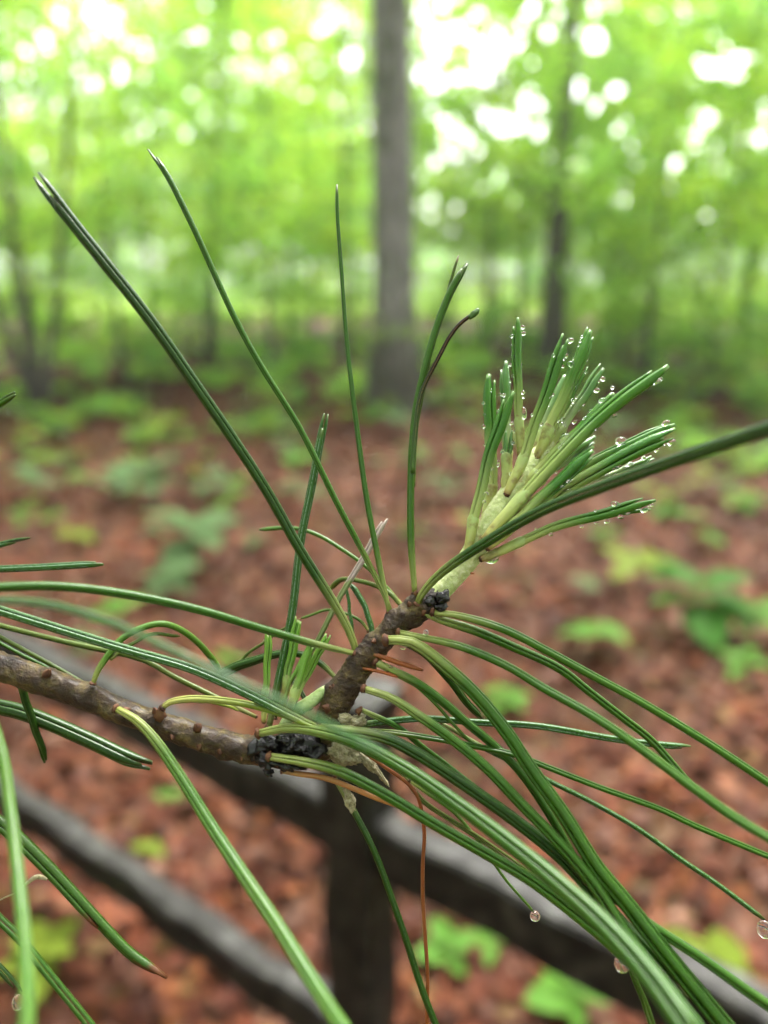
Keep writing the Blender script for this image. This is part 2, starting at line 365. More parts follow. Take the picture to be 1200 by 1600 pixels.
x, y = xy(325, 15); make_tree('leaning_tree', x, y, 9, 0.11, (2.0, 9, 2.6, 90, 0.65), TRUNK_D, 'leaning dark stemmed tree left of the tall grey trunk', lean=(0.12,0), per=80)
# understory trees whose crowns run into one another
UL = ['at the far left edge behind the multi stemmed tree', 'above the tip of the longest needle', 'behind the third upright needle', 'just left of the tall grey trunk', 'just right of the tall grey trunk', 'nearest of those above the right end of the shoot tip', 'just behind the dark trunked tree', "with high foliage brushing the tall trunk's left side", 'set back behind the nearest crown above the shoot tip', 'close by at upper right', 'at the far right edge', 'far back between the two long left needles', 'far back at the upper left', 'far back behind the upper right foliage', 'far back in the upper right corner', 'far back right behind the tall grey trunk']
for i, (px, D, H, z0, R, nc, yel) in enumerate([(-40,11,6,1.3,2.2,80,.1),(190,12,6.5,1.5,2.2,80,.15),(430,13,6.5,1.5,2.0,75,.1),(495,18,8,1.6,2.4,80,.25),(700,24,7,1.4,2.6,70,.3),
        (1010,11,5.5,1.7,1.5,70,.15),(812,20,7.5,1.2,2.2,85,.25),(540,10.5,6,3.0,1.1,46,.1),(975,14.5,6.5,1.8,1.9,75,.1),(1110,11,5.5,1.4,2.0,80,.05),(1260,13,7,1.3,2.3,80,.1),(240,20,9,1.8,3.0,90,.25),(60,24,10,1.6,3.4,90,.25),(1000,24,10,2.0,3.0,80,.3),(1200,26,11,1.6,3.4,90,.25),(570,28,9,1.8,3.0,70,.3)]):
    x, y = xy(px, D)
    make_tree('understory_tree', x, y, H, 0.03+0.002*D, (z0*0.6, H+0.3, R, nc, 0.55+0.012*D), TRUNK_D, 'bright green understory tree '+UL[i], 'understory trees', per=66, leaf=0.11+0.002*D, yellow=yel)
# taller trees of the wood, their crowns closing the canopy
for i, (px, D, H, nc) in enumerate([(640,21,13,90),(760,18,12,90),(880,27,14,100),(-60,17,12,90),(110,20,13,110),(300,22,13,110),(460,19,12,100),(560,26,14,90),(700,27,14,100),(820,22,13,110),(950,19,12,110),(1080,17,12,110),(1230,19,13,110),(390,30,15,100),(1010,31,15,110),(180,32,15,100),(1180,33,16,100),(780,34,15,100)]):
    x, y = xy(px, D)
    make_tree('canopy_tree', x, y, H, 0.03+0.0012*D, (1.2+0.07*D, min(H, 0.33*D+3.2), 2.6+0.03*D, nc, 0.75+0.012*D), TRUNK_D, 'canopy tree deeper in the wood with bright leaves closing the view of the sky', 'canopy trees of the wood', per=70, leaf=0.11+0.0035*D, yellow=.1+.006*D, limbs=5)
# far wood beyond the meadow: one mass
cs, crs = [], []
for k in range(800):
    px = rng.uniform(-250, 1450); D = rng.uniform(62, 85); top = 13+2.5*math.sin(px*0.013)+2*math.sin(px*0.031+1)
    x, y = xy(px, D); cs.append((x, y, 0.5+rng.uniform(0, 1)*top)); crs.append(rng.uniform(1.4, 2.6))
V, Q, T = foliage(cs, crs, 70, 0.55, 1.0, False, flat=0.8)
tag(fast_obj('far_wood', V, Q, LEAFM, attrs={'tint': T}), 'far mass of bright green trees beyond the open meadow', 'wood', kind='stuff')

# unseen wood beside and behind the viewer, added to cut the low sky light
cs, crs = [], []
for k in range(900):
    a = random.uniform(math.radians(42), math.radians(318)); rr = rng.uniform(8, 16); zz = 0.4+12.5*rng.uniform(0, 1)**0.9
    cs.append((rr*math.sin(a), rr*math.cos(a), zz)); crs.append(rng.uniform(0.8, 1.5))
V, Q, T = foliage(cs, crs, 50, 0.32, 0.75, False, flat=0.8)
tag(fast_obj('sky_blocking_wood', V, Q, LEAFM, attrs={'tint': T}), 'unseen green wood added beside and behind the viewer to block the low sky', 'wood', kind='stuff')

# shrubs: one prototype set, copied
def make_shrub_proto(h, r, nc, per, leaf, tone):
    root = empty('shrub', (0,0,0)); parts = []; cs = []; crs = []
    for s in range(6):
        a = s*1.05+0.3; e = (r*0.7*math.cos(a), r*0.7*math.sin(a), h*rng.uniform(0.65, 0.95))
        parts.append(tube([(0.02*math.cos(a),0.02*math.sin(a),-0.03), (e[0]*.4,e[1]*.4,e[2]*.55), e], [0.012,0.008,0.003], 6))
    for k in range(nc):
        a = rng.uniform(0, 6.28); rr = r*rng.uniform(0,1)**0.6; cs.append((rr*math.cos(a), rr*math.sin(a), h*(0.25+0.7*rng.uniform(0,1)))); crs.append(r*rng.uniform(0.25, 0.45))
    v, f = merge(parts); obj('stems', v, f, TRUNK_D, root)
    V, Q, T = foliage(cs, crs, per, leaf, tone, False)
    tag(fast_obj('foliage', V, Q, LEAFM, root, {'tint': T}), kind='stuff')
    return root
def copy_tree(o, loc, rz, s):
    c = o.copy(); col.objects.link(c); c.location = loc; c.rotation_euler = (0,0,rz); c.scale = (s,s,s)
    for ch in o.children:
        d = ch.copy(); col.objects.link(d); d.parent = c
        for g in ch.children:
            e = g.copy(); col.objects.link(e); e.parent = d
    return c
protos = [make_shrub_proto(1.0, 0.75, 26, 44, 0.10, 1.1), make_shrub_proto(0.7, 0.8, 24, 42, 0.09, 1.15), make_shrub_proto(1.4, 0.8, 30, 44, 0.10, 1.05)]
used = [False]*3
sh = [(560,640,.55),(600,560,.9),(660,585,.6),(480,565,.8),(390,575,.8),(300,560,1.0),(210,560,1.0),(120,575,.9),(20,560,1.0),(-60,600,.9),(340,610,.45),(250,605,.5),(440,600,.5),
      (720,560,.8),(790,560,.9),(860,560,1.0),(930,565,1.0),(1000,575,.9),(1070,570,1.0),(1140,575,1.0),(1220,580,1.0),(1040,615,.5),(960,605,.5),(1130,625,.5),(1190,640,.5),(880,600,.5),(730,610,.45),
      (90,530,1.1),(180,525,1.1),(270,527,1.1),(370,525,1.1),(450,527,1.1),(530,525,1.0),(690,522,1.0),(770,520,1.1),(900,522,1.1),(980,524,1.1),(1060,520,1.1),(1150,522,1.1),(20,640,.4),(170,640,.35)]
for i, (px, py, s) in enumerate(sh):
    p = ground(px, py); k = i % 3
    o = copy_tree(protos[k], (p[0], p[1], float(ground_z(p[0], p[1]))), i*1.7, s)
    if py > 600 and px not in (20, 170): tag(o, 'low green bush on the red brown litter before the understory', 'bush', 'low bushes on the litter')
    else: tag(o, 'soft green shrub in the understory below the trees', 'shrub', 'understory shrubs')
for i in range(135):
    py = 548+190*rng.uniform(0, 1)**1.9; px = rng.uniform(-40, 1240)
    if abs(px-615) < 90 and py > 590: continue
    p = ground(px, py); o = copy_tree(protos[i % 3], (p[0], p[1], float(ground_z(p[0], p[1]))-0.03), i*2.1, rng.uniform(0.2, 0.45)*(1 if py < 620 else 0.7)); o.scale[2] *= 0.7
    tag(o, 'low green plant at the edge of the understory where the litter begins', 'plant', 'low plants along the edge of the understory')
for r_ in protos:
    for c_ in list(r_.children): bpy.data.objects.remove(c_)
    bpy.data.objects.remove(r_)

# seedlings on the forest floor, leaf by leaf
def leafblade(fold=0.12, droop=0.18):
    n = 7; V = []; Fc = []
    for i in range(n):
        t = i/(n-1); wd = 0.30*math.sin(math.pi*t**0.8)**0.8 if 0 < t < 1 else 0.004; z = -droop*t*t
        V += [(-wd, t, z+fold*wd*2), (0, t, z), (wd, t, z+fold*wd*2)]
    for i in range(n-1):
        a = 3*i; Fc += [(a, a+1, a+4, a+3), (a+1, a+2, a+5, a+4)]
    return V, Fc
def seed_leaf_mat(name, c1, c2):
    M = Mat(name, 0.55, spec=0.06); nz = M.noise(9, 3); c = M.mix(nz, c1, c2); c = M.mix(M.math('MULTIPLY', M.rand(), 0.5), c, c2); M.color(c); M.translucent(c, 0.35); return M.m
SLM = [seed_leaf_mat('seedling_leaf_fresh', (0.05,0.14,0.016), (0.085,0.18,0.025)), seed_leaf_mat('seedling_leaf_pale', (0.055,0.105,0.035), (0.085,0.14,0.055)), seed_leaf_mat('seedling_leaf_yellow', (0.10,0.15,0.015), (0.14,0.18,0.02)), seed_leaf_mat('seedling_leaf_deep', (0.022,0.09,0.008), (0.04,0.12,0.012))]
v, f = leafblade(); LM = []
for m_ in SLM:
    o = obj('leaf', v, f, m_); LM.append(o.data); bpy.data.objects.remove(o)
STEMM = simple('seedling_stem', [(0.4, (0.10,0.12,0.04)), (0.7, (0.16,0.16,0.06))], 40, 0.6)
sv, sf = tube([(0,0,-0.02),(0.01,0,0.4),(0,0.01,1.0)], [0.045,0.035,0.02], 6)
o = obj('stem', sv, sf, STEMM); STEMD = o.data; bpy.data.objects.remove(o)
def seedling(px, py, wpx, kind, nl, label, group=None, h=None):
    p = ground(px, py, 0.05); dist = float((p-CAM)@fw); L = wpx*dist/F*0.55; h = h or L*1.1
    p = ground(px, py, h)                       # the leaves, not the foot, sit at that pixel
    z = float(ground_z(p[0], p[1])); root = empty('seedling', (p[0], p[1], z)); tag(root, label, 'seedling', group)
    st = link('stem', STEMD, root); st.matrix_parent_inverse = Matrix.Identity(4); st.scale = (h*0.35, h*0.35, h)
    a0 = rng.uniform(0, 6.28)
    for k in range(nl):
        lf = link('leaf', LM[kind], root); lf.matrix_parent_inverse = Matrix.Identity(4)
        a = a0+k*2*math.pi/nl+rng.uniform(-.3, .3); t = 0.65+0.35*((k*0.37) % 1)
        lf.location = (0, 0, h*t); s = L*rng.uniform(0.75, 1.15); lf.scale = (s*rng.uniform(0.85,1.2), s, s); lf.rotation_euler = (rng.uniform(-0.25, 0.45), rng.uniform(-.3,.3), a)
for (px, py, wp, kd, nl, lab) in [
    (1095,905,150,3,7,'deep green broad leaved seedling right of the shoot tip'),
    (1178,950,115,0,6,'light green seedling at the right edge beside a deep green one'),
    (1165,1030,80,0,4,'small light seedling low at the right edge under a deep green one'),
    (930,970,110,0,5,'fresh green seedling below the dark needle that crosses to the right edge'),
    (1000,860,100,2,5,'yellow green seedling behind the lowest new needles'),
    (795,1068,80,0,5,'bright green seedling behind the drooping needles right of the stem'),
    (300,800,130,1,6,'pale grey green seedling between the two long left needles'),
    (265,880,100,1,5,'pale seedling just below another between the long needles'),
    (185,945,70,0,5,'bright green seedling above the left needle arc'),
    (225,722,100,1,6,'pale seedling under the longest left needle near the bushes'),
    (40,745,80,1,5,'pale green seedling at the left edge of the litter'),
    (120,830,60,2,4,'yellowish seedling on the litter left of the longest needle'),
    (260,1250,50,0,3,'small light green seedling between the left fence rails'),
    (235,1335,55,2,3,'small yellow green seedling touching the lower left fence rail'),
    (65,1500,130,2,5,'yellow green seedling in the bottom left corner'),
    (700,1505,90,0,4,'bright green seedling below the right fence rail'),
    (768,1490,80,0,3,'two leaved light seedling right beneath the right fence rail'),
    (890,1560,130,0,5,'light green seedling at the bottom edge under the right rail'),
    (1105,1475,150,2,5,'large yellow green seedling above the right rail near the corner'),
    (690,725,80,1,5,'pale seedling right of the tall trunk base'),
    (650,690,60,0,4,'small green seedling at the foot of the tall grey trunk'),
    (500,760,60,1,4,'pale small seedling on the litter left of the upright needles'),
    (915,900,70,1,4,'pale seedling hidden behind the new needles'),
    (1100,740,70,2,4,'small yellow green seedling above the crossing dark needle'),
    (1165,775,60,0,4,'small seedling on the litter near the right edge'),
    (360,1010,60,0,4,'small green seedling behind the curled needle'),
    (130,1010,60,1,4,'grey green seedling behind the left rail')]:
    seedling(px, py, wp, kd, nl, lab)
for k in range(95):
    px, py = rng.uniform(-20, 1220), 600+230*rng.uniform(0, 1)**1.4
    seedling(px, py, rng.uniform(30, 65), int(rng.integers(0, 3)), 4, 'small green seedling scattered on the far litter', 'small seedlings on the far litter')

# ------------------------------------------------------------------ damp air
hm = bpy.data.materials.new('damp_air'); hm.use_nodes = True; hm.node_tree.nodes.clear()
ho_ = hm.node_tree.nodes.new('ShaderNodeOutputMaterial'); hv = hm.node_tree.nodes.new('ShaderNodeVolumePrincipled')
hv.inputs['Color'].default_value = (0.95, 0.98, 0.95, 1); hv.inputs['Density'].default_value = 0.0013; hv.inputs['Anisotropy'].default_value = 0.0
hm.node_tree.links.new(hv.outputs[0], ho_.inputs['Volume'])
X_, Y0_, Y1_, Z0_, Z1_ = 905, -10, 905, -1.2, 24
hz = obj('haze', [(x_, y_, z_) for z_ in (Z0_, Z1_) for (x_, y_) in ((-X_, Y0_-20), (X_, Y0_-20), (X_, Y1_), (-X_, Y1_))], [(3,2,1,0), (4,5,6,7), (0,1,5,4), (1,2,6,5), (2,3,7,6), (3,0,4,7)], hm, smooth=False)
hz['kind'] = 'stuff'

# ------------------------------------------------------------------ fence: dark wet post and rails
def wood_mat():
    M = Mat('black_stained_wood', 0.5, spec=0.12); n1 = M.noise(30, 6, 0.65, stretch=(1,1,1)); n2 = M.noise(5, 4)
    c = M.ramp(n1, [(0.3, (0.002,0.0018,0.0014)), (0.5, (0.007,0.0064,0.005)), (0.68, (0.032,0.029,0.022))])
    c = M.mix(M.ramp(n2, [(0.55, (0,0,0)), (0.75, (0.5,0.5,0.5))]), c, (0.014,0.015,0.010))
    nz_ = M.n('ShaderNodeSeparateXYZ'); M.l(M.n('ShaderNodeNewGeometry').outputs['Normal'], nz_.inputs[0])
    c = M.mix(M.ramp(nz_.outputs[2], [(0.6, (0,0,0)), (0.85, (1,1,1))]), c, M.ramp(n1, [(0.3, (0.008,0.007,0.006)), (0.5, (0.024,0.022,0.020)), (0.7, (0.075,0.074,0.068))]))   # upper faces paler: wet sky reflection painted into the colour, plus pale algae
    M.color(c); M.bump(n1, 0.3, 0.003); return M.m
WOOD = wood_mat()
def beam(p0, p1, wd, ht, segs=14, bev=0.012):
    p0, p1 = np.array(p0, float), np.array(p1, float); T = p1-p0; L = np.linalg.norm(T); T /= L
    upv = np.array([0,0,1.0]) if abs(T[2]) < 0.9 else FN; s = np.cross(T, upv); s /= np.linalg.norm(s); upv = np.cross(s, T)
    a, b_ = wd/2, ht/2; prof = [(-a+bev,-b_),(a-bev,-b_),(a,-b_+bev),(a,b_-bev),(a-bev,b_),(-a+bev,b_),(-a,b_-bev),(-a,-b_+bev)]
    V = []; Fc = []
    for i in range(segs+1):
        c = p0+T*L*i/segs; wob = 0.005*math.sin(i*1.7+p0[0]*9)+random.uniform(-.0025,.0025)
        for (q0, q1) in prof:
            V.append(c+s*(q0*(1+0.04*math.sin(i*2.3))+wob)+upv*(q1+0.003*math.sin(i*1.1+q0*50)))
    for i in range(segs):
        for k in range(8): Fc.append((i*8+k, i*8+(k+1)%8, (i+1)*8+(k+1)%8, (i+1)*8+k))
    Fc += [tuple(range(8)), tuple(segs*8+k for k in range(8))[::-1]]
    return V, Fc
FA = math.radians(-55); FDIR = np.array([math.sin(FA), math.cos(FA), 0]); FN = np.array([FDIR[1], -FDIR[0], 0])
PT = at(560, 1075, 1.12); PB = np.array([PT[0], PT[1], 0])
froot = empty('rail_fence', (PT[0], PT[1], 0)); tag(froot, 'black wet timber rail fence crossing behind the branch', 'fence')
def post(c, top):
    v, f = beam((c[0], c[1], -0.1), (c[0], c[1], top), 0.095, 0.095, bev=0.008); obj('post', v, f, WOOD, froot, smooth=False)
post(PT, PT[2])
post(PT+FDIR*2.3, PT[2]); post(PT-FDIR*2.3, PT[2])
def rail_z(px, py):                      # height of a rail whose centre passes that pixel on the fence line
    r = fw + rt*(px-600)/F + up*(800-py)/F; k = (FN@(PT-CAM))/(FN@r); return (CAM+r*k)[2]
for zz in (rail_z(480, 1255), rail_z(480, 1575)):
    for s in (1, -1):
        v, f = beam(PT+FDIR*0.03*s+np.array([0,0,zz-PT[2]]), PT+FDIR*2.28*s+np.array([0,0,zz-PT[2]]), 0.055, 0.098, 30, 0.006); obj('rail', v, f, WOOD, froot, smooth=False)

# ------------------------------------------------------------------ the pine branch
def spline(P, n):                        # centripetal-ish Catmull-Rom through P, n samples evenly along its length
    P = np.asarray(P, float)
    if len(P) == 2: P = np.array([P[0], (P[0]+P[1])/2, P[1]])
    E = np.vstack([2*P[0]-P[1], P, 2*P[-1]-P[-2]]); out = []
    for i in range(1, len(E)-2):
        p0, p1, p2, p3 = E[i-1], E[i], E[i+1], E[i+2]
        for t in np.linspace(0, 1, 14, endpoint=False):
            out.append(0.5*((2*p1)+(-p0+p2)*t+(2*p0-5*p1+4*p2-p3)*t*t+(-p0+3*p1-3*p2+p3)*t**3))
    out.append(P[-1]); out = np.array(out)
    s = np.r_[0, np.cumsum(np.linalg.norm(np.diff(out, axis=0), axis=1))]; q = np.linspace(0, s[-1], n)
    return np.stack([np.interp(q, s, out[:,k]) for k in range(out.shape[1])], -1)
def frames(path):
    T = np.gradient(path, axis=0); T /= np.linalg.norm(T, axis=1)[:,None]
    view = path[0]-CAM; u = np.cross(T[0], view); u /= np.linalg.norm(u); U = []; W = []
    for i in range(len(path)):
        u = u-T[i]*(u@T[i]); u /= np.linalg.norm(u); U.append(u); W.append(np.cross(T[i], u))
    return T, np.array(U), np.array(W)
def path3(pts, d0, d1, n, curve=0.0):    # pixel polyline with depth going from d0 to d1 (in focus distances)
    P2 = spline(pts, n); t = np.linspace(0, 1, n); ph_ = random.uniform(0, 6)
    if n > 22: P2 = P2+np.stack([np.sin(t*17+ph_), np.cos(t*13+ph_)], -1)*0.7*np.minimum(1, t*6)[:,None]
    d = d0+(d1-d0)*t**1.3+curve*np.sin(math.pi*t)
    return np.array([at(x, y, dd*FD) for (x, y), dd in zip(P2, d)]), d
BR = empty('pine_branch', at(500, 1160, FD)); tag(BR, 'wet pine branch with long green needles and a pale new shoot in sharp focus', 'pine branch')
CENT = []                                # sampled centre lines in pixels, for the raindrops
def needle_mesh(path, U, W, R, k, n, phase, t_end, splay, name, mat, parent):
    plen = float(np.sum(np.linalg.norm(np.diff(path, axis=0), axis=1)))*t_end; tf = max(1.2/(len(path)-1), 3.0*R[-1]/plen)
    N_ = len(path); V = []; tt = []; uu = []; Fc = []
    if n == 1: prof = [(1.0, 2*math.pi*j/8) for j in range(8)]; off = 0
    else:
        h = math.pi/n*0.93; prof = [(0.10, 0)]+[(0.91 if abs(a) > 0.99 else 1.0, a*h) for a in (-1, -0.55, 0, 0.55, 1)]
    m = len(prof); ca = phase+2*math.pi*k/n; e = max(3, int(round((N_-1)*t_end)))
    for i in range(e+1):
        t = i/(N_-1); te = i/e
        tip = min(1.0, ((1-te)/tf)**0.5) if te > 1-tf else 1.0
        r = R[i]*max(0.42, tip); sp = R[i]*splay*te**2
        o = path[i]+(math.cos(ca)*U[i]+math.sin(ca)*W[i])*(sp+(R[i]-r)*0.45*(n > 1))
        for j, (q, a) in enumerate(prof):
            g = ca+a; V.append(o+r*q*(math.cos(g)*U[i]+math.sin(g)*W[i])); tt.append(te); uu.append(j/(m-1)+k*0.37)
    for i in range(e):
        for j in range(m): Fc.append((i*m+j, i*m+(j+1)%m, (i+1)*m+(j+1)%m, (i+1)*m+j))
    Fc += [tuple(range(m))[::-1], tuple(e*m+j for j in range(m))]
    return obj(name, V, Fc, mat, parent, True, {'t': tt, 'u': uu})
def collar(name, path, R, parent, mat, rmul=1.35, back=0.6, fwd=0.8, jag=0.25, end=0.98):   # the little brown scale a bundle sits in
    T, U, W = frames(path); V = []; Fc = []; m = 9; tt = []
    for i, (s, rr) in enumerate([(-back, 0.75), (-back*0.3, 1.25), (0.25*fwd, 1.15), (fwd, end)]):
        c = path[0]+T[0]*s*2*R[0]
        for j in range(m):
            a = 2*math.pi*j/m; g = rr*rmul*R[0]*(1+random.uniform(-jag, jag)*0.6); V.append(c+g*(math.cos(a)*U[0]+math.sin(a)*W[0])+T[0]*R[0]*random.uniform(-jag, jag)); tt.append(i/3)
    for i in range(3):
        for j in range(m): Fc.append((i*m+j, i*m+(j+1)%m, (i+1)*m+(j+1)%m, (i+1)*m+j))
    Fc.append(tuple(range(m))[::-1]); Fc.append(tuple(3*m+j for j in range(m)))
    return obj(name, V, Fc, mat, parent, True, {'t': tt})
def bundle(pts, d0, d1, w0, w1, n, mat, splay=0.35, curve=0.0, ends=None, phase=None, N_=44, base=True, sheath=0, extra=(), base_narrow=0.72, label=None, mats=None):
    path, d = path3(pts, d0, d1, N_, curve); T, U, W = frames(path)
    t = np.linspace(0, 1, N_); R = 0.5*(w0+(w1-w0)*t)*d*FD/F*(base_narrow+(1-base_narrow)*np.clip(t/0.12, 0, 1))
    phase = random.uniform(0, 6.28) if phase is None else phase
    root = collar('needle_bundle', path, np.maximum(R, 0.00034), BR, SCALE, 1.18 if base else 0.85, 0.35, 0.3)
    if label: root['label'] = label
    for k in range(n):
        te = ends[k % len(ends)] if ends else random.uniform(0.95, 1.0) if k else 1.0
        needle_mesh(path, U, W, R, k, n, phase, te, splay, 'needle', (mats[k % len(mats)] if mats else NM[mat]), root)
    for (epts, ed0, ed1, ew, em) in extra:
        p2, d2 = path3(epts, ed0, ed1, 30); T2, U2, W2 = frames(p2)
        needle_mesh(p2, U2, W2, 0.5*ew*d2*FD/F*(1-0.25*np.linspace(0,1,30)), 0, 1, 0, 1.0, 0, 'needle', NM[em], root)
    if sheath:                            # papery sheath round the lower part of young needles
        e = int(sheath*(N_-1)); V = []; Fc = []; tt = []; m = 12
        for i in range(e+1):
            s = i/e; rr = R[i]*(1.05+0.10*math.exp(-((s-0.85)/0.14)**2)-(0.10*max(0, s-0.93)/0.07))
            for j in range(m):
                a = 2*math.pi*j/m; V.append(path[i]+rr*(1+0.05*math.sin(3*a+i))*(math.cos(a)*U[i]+math.sin(a)*W[i])+(T[i]*R[i]*random.uniform(-.5,.5) if i == e else 0)); tt.append(s)
        for i in range(e):
            for j in range(m): Fc.append((i*m+j, i*m+(j+1)%m, (i+1)*m+(j+1)%m, (i+1)*m+j))
        obj('sheath', V, Fc, SHEATH, root, True, {'t': tt})
    P2 = np.stack(project(path), -1); CENT.append(P2)
    return root

# woody stems
def stem(name, pts, mat, lumps=(), rough=0.13, n=170, m=34, seed=0.0, closed_end=True):
    """pts: (px, py, d, radius px)"""
    lumps = list(lumps)
    if mat is BARK:                       # old leaf scars all along the bark
        for k in range(75):
            q_ = pts[random.randrange(2, len(pts)-1)]; q2 = pts[pts.index(q_)+1]; f_ = random.random()
            lumps.append((q_[0]+(q2[0]-q_[0])*f_+random.uniform(-1,1)*q_[3], q_[1]+(q2[1]-q_[1])*f_+random.uniform(-1,1)*q_[3], 0.98+random.uniform(-.02,.02), random.uniform(4,8), random.uniform(.06,.2)))
    A = spline(np.array(pts, float), n); path = np.array([at(x, y, d*FD) for x, y, d, r in A]); Rr = np.array([r*d*FD/F for x, y, d, r in A])
    T, U, W = frames(path); V = []; Fc = []; nd = []; LC = [tuple(at(l_[0], l_[1], l_[2]*FD)) for l_ in lumps]
    for i in range(n):
        for j in range(m):
            a = 2*math.pi*j/m; dr = math.cos(a)*U[i]+math.sin(a)*W[i]; p = path[i]+dr*Rr[i]; q = Vector(p)
            h = rough*(mnoise.noise(q*420+Vector((seed,0,0)))+0.8*mnoise.noise(q*1300)+0.6*mnoise.noise(q*3000))
            node = 0.0
            for id_, (lx, ly, ld, lr, lh) in enumerate(lumps):
                c = LC[id_]; k = math.dist(p, c)/(lr*FD/F)
                if k < 3: g = math.exp(-k*k); h += lh*g; node = max(node, g)
            end = 1.0
            V.append(path[i]+dr*Rr[i]*(1+h)*end); nd.append(min(1, node*0.9))
    for i in range(n-1):
        for j in range(m): Fc.append((i*m+j, i*m+(j+1)%m, (i+1)*m+(j+1)%m, (i+1)*m+j))
    Fc += [tuple(range(m))[::-1], tuple((n-1)*m+j for j in range(m))]
    return obj(name, V, Fc, mat, BR, True, {'node': nd})
TW = [(-620,830,1.25,32),(-330,912,1.10,28),(-120,996,1.0,24),(0,1041,1.0,22),(80,1068,1.0,21),(140,1090,1.0,20),(200,1115,1.0,19),(260,1136,1.0,19),(330,1157,1.0,20),(395,1173,1.0,21),(450,1177,1.0,23),(500,1165,1.01,23),(530,1150,1.02,18)]
stem('twig', TW, BARK, [(78,1050,.99,14,.35),(198,1118,.98,12,.25),(248,1105,.99,12,.4),(310,1138,.98,12,.35),(145,1078,.99,10,.3),(310,1180,.98,9,.45),(345,1190,.99,9,.4),(120,1095,.98,11,.15),(220,1150,.98,10,.2),(375,1195,.98,9,.4),(415,1150,.98,22,.15),(430,1190,.97,22,.2),(465,1165,.97,25,.2)], n=190)
LD = [(478,1178,1.02,18.5),(505,1150,1.01,21),(522,1105,1.0,22.7),(540,1072,1.0,22.7),(566,1035,1.0,21),(598,1000,1.0,19.3),(625,972,1.0,19.3),(650,953,1.0,21),(674,938,1.0,17.6),(690,926,1.0,14.3)]
stem('leader', LD, BARK, [(556,1018,.99,12,.3),(582,1000,1.0,11,.35),(608,958,1.0,12,.35),(648,930,.99,13,.35),(672,957,.98,13,.35),(615,1000,.97,12,.25),(610,1040,.98,13,.4),(518,1075,.99,12,.35),(566,1078,.98,12,.3),(516,1105,.97,13,.35),(560,1110,.98,12,.3),(690,960,.99,12,.25)], seed=5)
SHP = [(676,940,1.0,15),(700,913,1.0,15),(728,880,1.0,16.7),(755,838,1.0,19.4),(785,792,1.0,19.4),(812,752,1.01,17.6),(838,716,1.02,15),(860,690,1.03,7.92)]
sh_o = stem('green_shoot', SHP, SHOOT, [(795,772,.98,9,.12)], rough=0.025, seed=9); sh_o['label'] = 'pale green woolly new shoot'
# short white wool on the shoot, too fine to count
A = spline(np.array(SHP, float), 400); V = []; Fc = []
for k in range(2600):
    x, y, d, r = A[random.randrange(30, 390)]; a = random.uniform(0, 6.28)
    c = at(x, y, d*FD); tx = random.choice([0]); R_ = r*FD/F
    i = min(398, max(1, int(np.argmin((A[:,0]-x)**2+(A[:,1]-y)**2)))); Td = at(A[i+1,0],A[i+1,1],FD)-at(A[i-1,0],A[i-1,1],FD); Td /= np.linalg.norm(Td)
    s1 = np.cross(Td, fw); s1 /= np.linalg.norm(s1); s2 = np.cross(Td, s1); dr = math.cos(a)*s1+math.sin(a)*s2
    b0 = c+dr*R_*0.97; tip = b0+(dr*random.uniform(.6,1.2)+Td*random.uniform(-.3,1.0)+s1*random.uniform(-.6,.6))*0.00055
    pe = np.cross(dr, Td)*0.00003; o = len(V); V += [b0-pe, b0+pe, tip]; Fc.append((o, o+1, o+2))
WOOL = simple('white_wool', [(0.3, (0.6,0.62,0.45)), (0.7, (0.8,0.8,0.7))], 300, 0.7)
tag(obj('wool', V, Fc, WOOL, BR, False), kind='stuff')
stem('side_shoot', [(520,1074,1.0,8),(503,1083,1.0,9),(486,1096,1.0,10),(468,1108,1.0,10),(452,1122,1.0,9),(440,1140,1.0,8)], simple('pale_side_shoot', [(0.35, (0.17,0.24,0.07)), (0.55, (0.30,0.38,0.16)), (0.7, (0.42,0.46,0.27))], 500, 0.45), rough=0.06, n=40, m=14)

def blob(name, c, rad, mat, seed, rough=0.35, sub=4, rotz=0.0, fine=0.0):
    import bmesh
    bm = bmesh.new(); bmesh.ops.create_icosphere(bm, subdivisions=sub, radius=1.0); V = []
    for v_ in bm.verts:
        q = v_.co.copy(); h = 1+rough*mnoise.noise(q*1.7+Vector((seed,seed,0)))+0.5*rough*mnoise.noise(q*4.5+Vector((0,seed,0)))+fine*mnoise.noise(q*13)
        p = q*h; ca, sa = math.cos(rotz), math.sin(rotz); X, Y = p.x*rad[0], p.y*rad[1]
        V.append(c+(rt*(X*ca-Y*sa)-up*(X*sa+Y*ca)+fw*p.z*rad[2])*FD/F)
    Fc = [tuple(v_.index for v_ in f_.verts) for f_ in bm.faces]; bm.free()
    return obj(name, V, Fc, mat, BR)
for k, (x, y, d, rx, ry, rz_, ro) in enumerate([(425,1165,.985,26,20,20,.5),(460,1160,.98,30,18,22,.6),(490,1172,.985,22,22,20,.5),(445,1188,.98,34,17,20,.6),(415,1190,.975,16,14,14,.6),(419,1207,.98,9,7,8,.6),(402,1172,.99,18,20,18,.4),(480,1150,.99,24,10,14,.6)]):
    o = blob('resin_crust', at(x, y, d*FD), (rx*.85, ry*.8, rz_*.85), RESIN, k*3.1, ro, 4, 0.1*k, 0.10)
    if k == 0: o['label'] = 'glossy black crust round the fork'
for k, (x, y, d, rx, ry, rz_, ro, ra) in enumerate([(692,934,.975,12,9,9,.5,.7),(672,940,.97,8,7,8,.5,.5),(690,948,.975,10,6,7,.5,.2)]):
    blob('bark_scab', at(x, y, d*FD), (rx, ry, rz_), RESIN, 40+k, ro, 3, -ra, 0.2)
